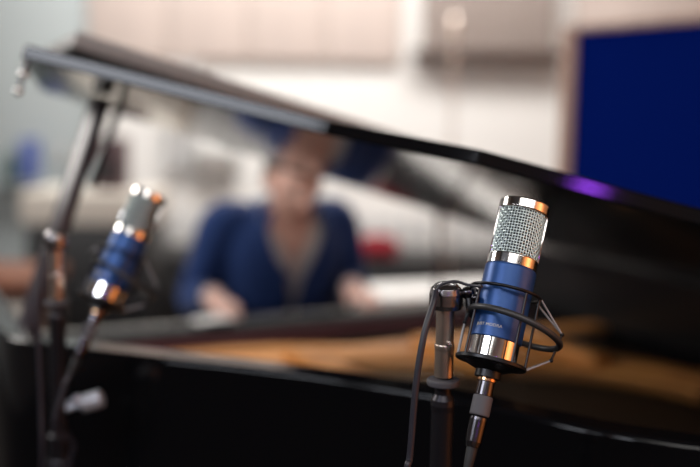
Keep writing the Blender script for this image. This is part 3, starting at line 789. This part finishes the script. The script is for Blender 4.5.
for s in (1, -1):
    w2 = wr[s]+(el[s]-wr[s])*.06
    p = spline([V((s*.135, -.03, 1.07)), sh[s]+V((s*.012, 0, -.005)), (sh[s]+el[s])/2+V((s*.008, 0, 0)), el[s], (el[s]+w2)/2, w2], 6)
    rr = [.078+(.044-.078)*i/(len(p)-1) for i in range(len(p))]
    MB().tube(p, rr, 24).build('sleeve', M_jacket, jk, 80)
    d_ = (wr[s]-el[s]).normalized()
    MB().tube([w2-d_*.01, w2+d_*.022], .036, 20).build('cuff', M_shirt, jk)
    # lapel
    f = MB(); zz = [(1.13, .075), (1.06, .10), (.98, .075), (.90, .018)]
    A_ = [V((s*x, -.135-.015*(1.13-z)*5-.02, z)) for z, x in zz]; B_ = [V((s*(x+(.052 if k == 1 else .04 if k == 2 else .012)), -.115-.015*(1.13-z)*5-.02, z-.01)) for k, (z, x) in enumerate(zz)]
    vs = [[f.bm.verts.new(a+V((0, dy, 0))) for a in pts] for dy in (0, .008) for pts in (A_, B_)]
    for k in range(3):
        f.bm.faces.new((vs[0][k], vs[0][k+1], vs[1][k+1], vs[1][k])); f.bm.faces.new((vs[2][k], vs[3][k], vs[3][k+1], vs[2][k+1]))
        f.bm.faces.new((vs[0][k], vs[2][k], vs[2][k+1], vs[0][k+1])); f.bm.faces.new((vs[1][k], vs[1][k+1], vs[3][k+1], vs[3][k]))
    f.build('lapel', M_jacket, jk)
for s in (1, -1):
    p = spline([V((s*.07, .05, .565)), V((s*.11, -.08, .570)), V((s*.14, -.24, .575)), V((s*.15, -.41, .560)), V((s*.15, -.455, .50)), V((s*.15, -.45, .33)), V((s*.15, -.435, .11))], 6)
    rr = [.105+(.062-.105)*min(1, i/18) for i in range(len(p))]
    MB().tube(p, rr, 22).build('trouser_leg', M_trous, person, 80)
    MB().sphere((s*.153, -.49, .045), (.050, .135, .043)).box((s*.153, -.485, .012), (.088, .25, .022), bev=.008).build('shoe', M_shoe, person)
def lower(o):
    for v in o.data.vertices:
        k = min(1, max(0, (v.co.z-.1)/.35)); v.co.z -= .068*k*k*(3-2*k)
    for c in o.children: lower(c)
lower(person)
# bench of the pianist
t = empty('piano_stool', Matrix.Translation(PW(PN, PU+.06)) @ RZ, 'black padded piano stool under the pianist', 'stool')
MB().box((0, 0, .36), (.62, .34, .07), bev=.02, seg=3).build('seat', M_case, t)
MB().box((0, 0, .30), (.58, .30, .05), bev=.004).build('apron', M_lacqs, t)
for sx in (-1, 1):
    for sy in (-1, 1): MB().box((sx*.26, sy*.125, .14), (.04, .04, .28), bev=.004).build('leg', M_lacqs, t)

split_all({'bracket', 'corner_guard', 'latch', 'fin', 'header_pipe', 'flap_hinge', 'shoe'})
# ------------------------------------------------------------------ lights
def area(name, loc, target, size, energy, col, sy=None, spread=None):
    l = bpy.data.lights.new(name, 'AREA'); l.energy = energy; l.color = col; l.size = size
    if sy: l.shape = 'RECTANGLE'; l.size_y = sy
    if spread: l.spread = spread
    o = bpy.data.objects.new(name, l); COL.objects.link(o); o.location = loc
    o.rotation_euler = (Vector(target)-Vector(loc)).to_track_quat('-Z', 'Y').to_euler(); return o
area('ceiling_light_front', (.9, -1.1, 3.42), (.9, -.5, 0), 4.2, 120, (1, .97, .94), 2.3)
area('lid_edge_light', (-1.66, -.43, 2.42), (-.20, 1.45, 1.38), 1.3, 21, (.86, .90, 1), .42)  # added area light out of view, shaped to turn the lid edge silver
area('ceiling_light_back', (-.2, 4.7, 3.4), (-.2, 5.7, 1.0), 3.4, 200, (1, .98, .955), 1.2)
area('pianist_fill', (-2.3, 2.35, 2.3), (-.25, 3.1, 1.1), 1.0, 42, (1, .95, .90), .8)  # added fill with no visible source, brightens the pianist's face and hands
area('warm_wall_lamp', (2.0, -.3, 1.7), (3.1, -.3, 1.35), 1.4, 115, (1, .64, .36), 1.2)
# small purple stage lamp, hung behind the camera where the lid's edge mirrors it
_a, _b = [PIANO.matrix_basis @ (LM @ Vector((x-CEN.x, y-CEN.y, HZ+.011))) for x, y in lid_pts[2:4]]
_m = _a.lerp(_b, .55); _e = (_b-_a).normalized(); _n = _e.cross((RZ @ LM).to_3x3() @ Vector((0, 0, 1))).normalized()
_d = (_m-CAM).normalized(); _q = _d-2*_d.dot(_n)*_n
area('purple_stage_lamp', _m+_q*3.0, _m, .12, 1.2, (.35, .06, 1), .05)
w = bpy.data.worlds.new('world'); sc.world = w; w.use_nodes = True
w.node_tree.nodes['Background'].inputs['Color'].default_value = (.5, .52, .56, 1)
w.node_tree.nodes['Background'].inputs['Strength'].default_value = .012
sc.view_settings.view_transform = 'Standard'; sc.view_settings.look = 'None'; sc.view_settings.exposure = 0; sc.view_settings.gamma = 1
try: sc.cycles.use_denoising = True
except Exception: pass
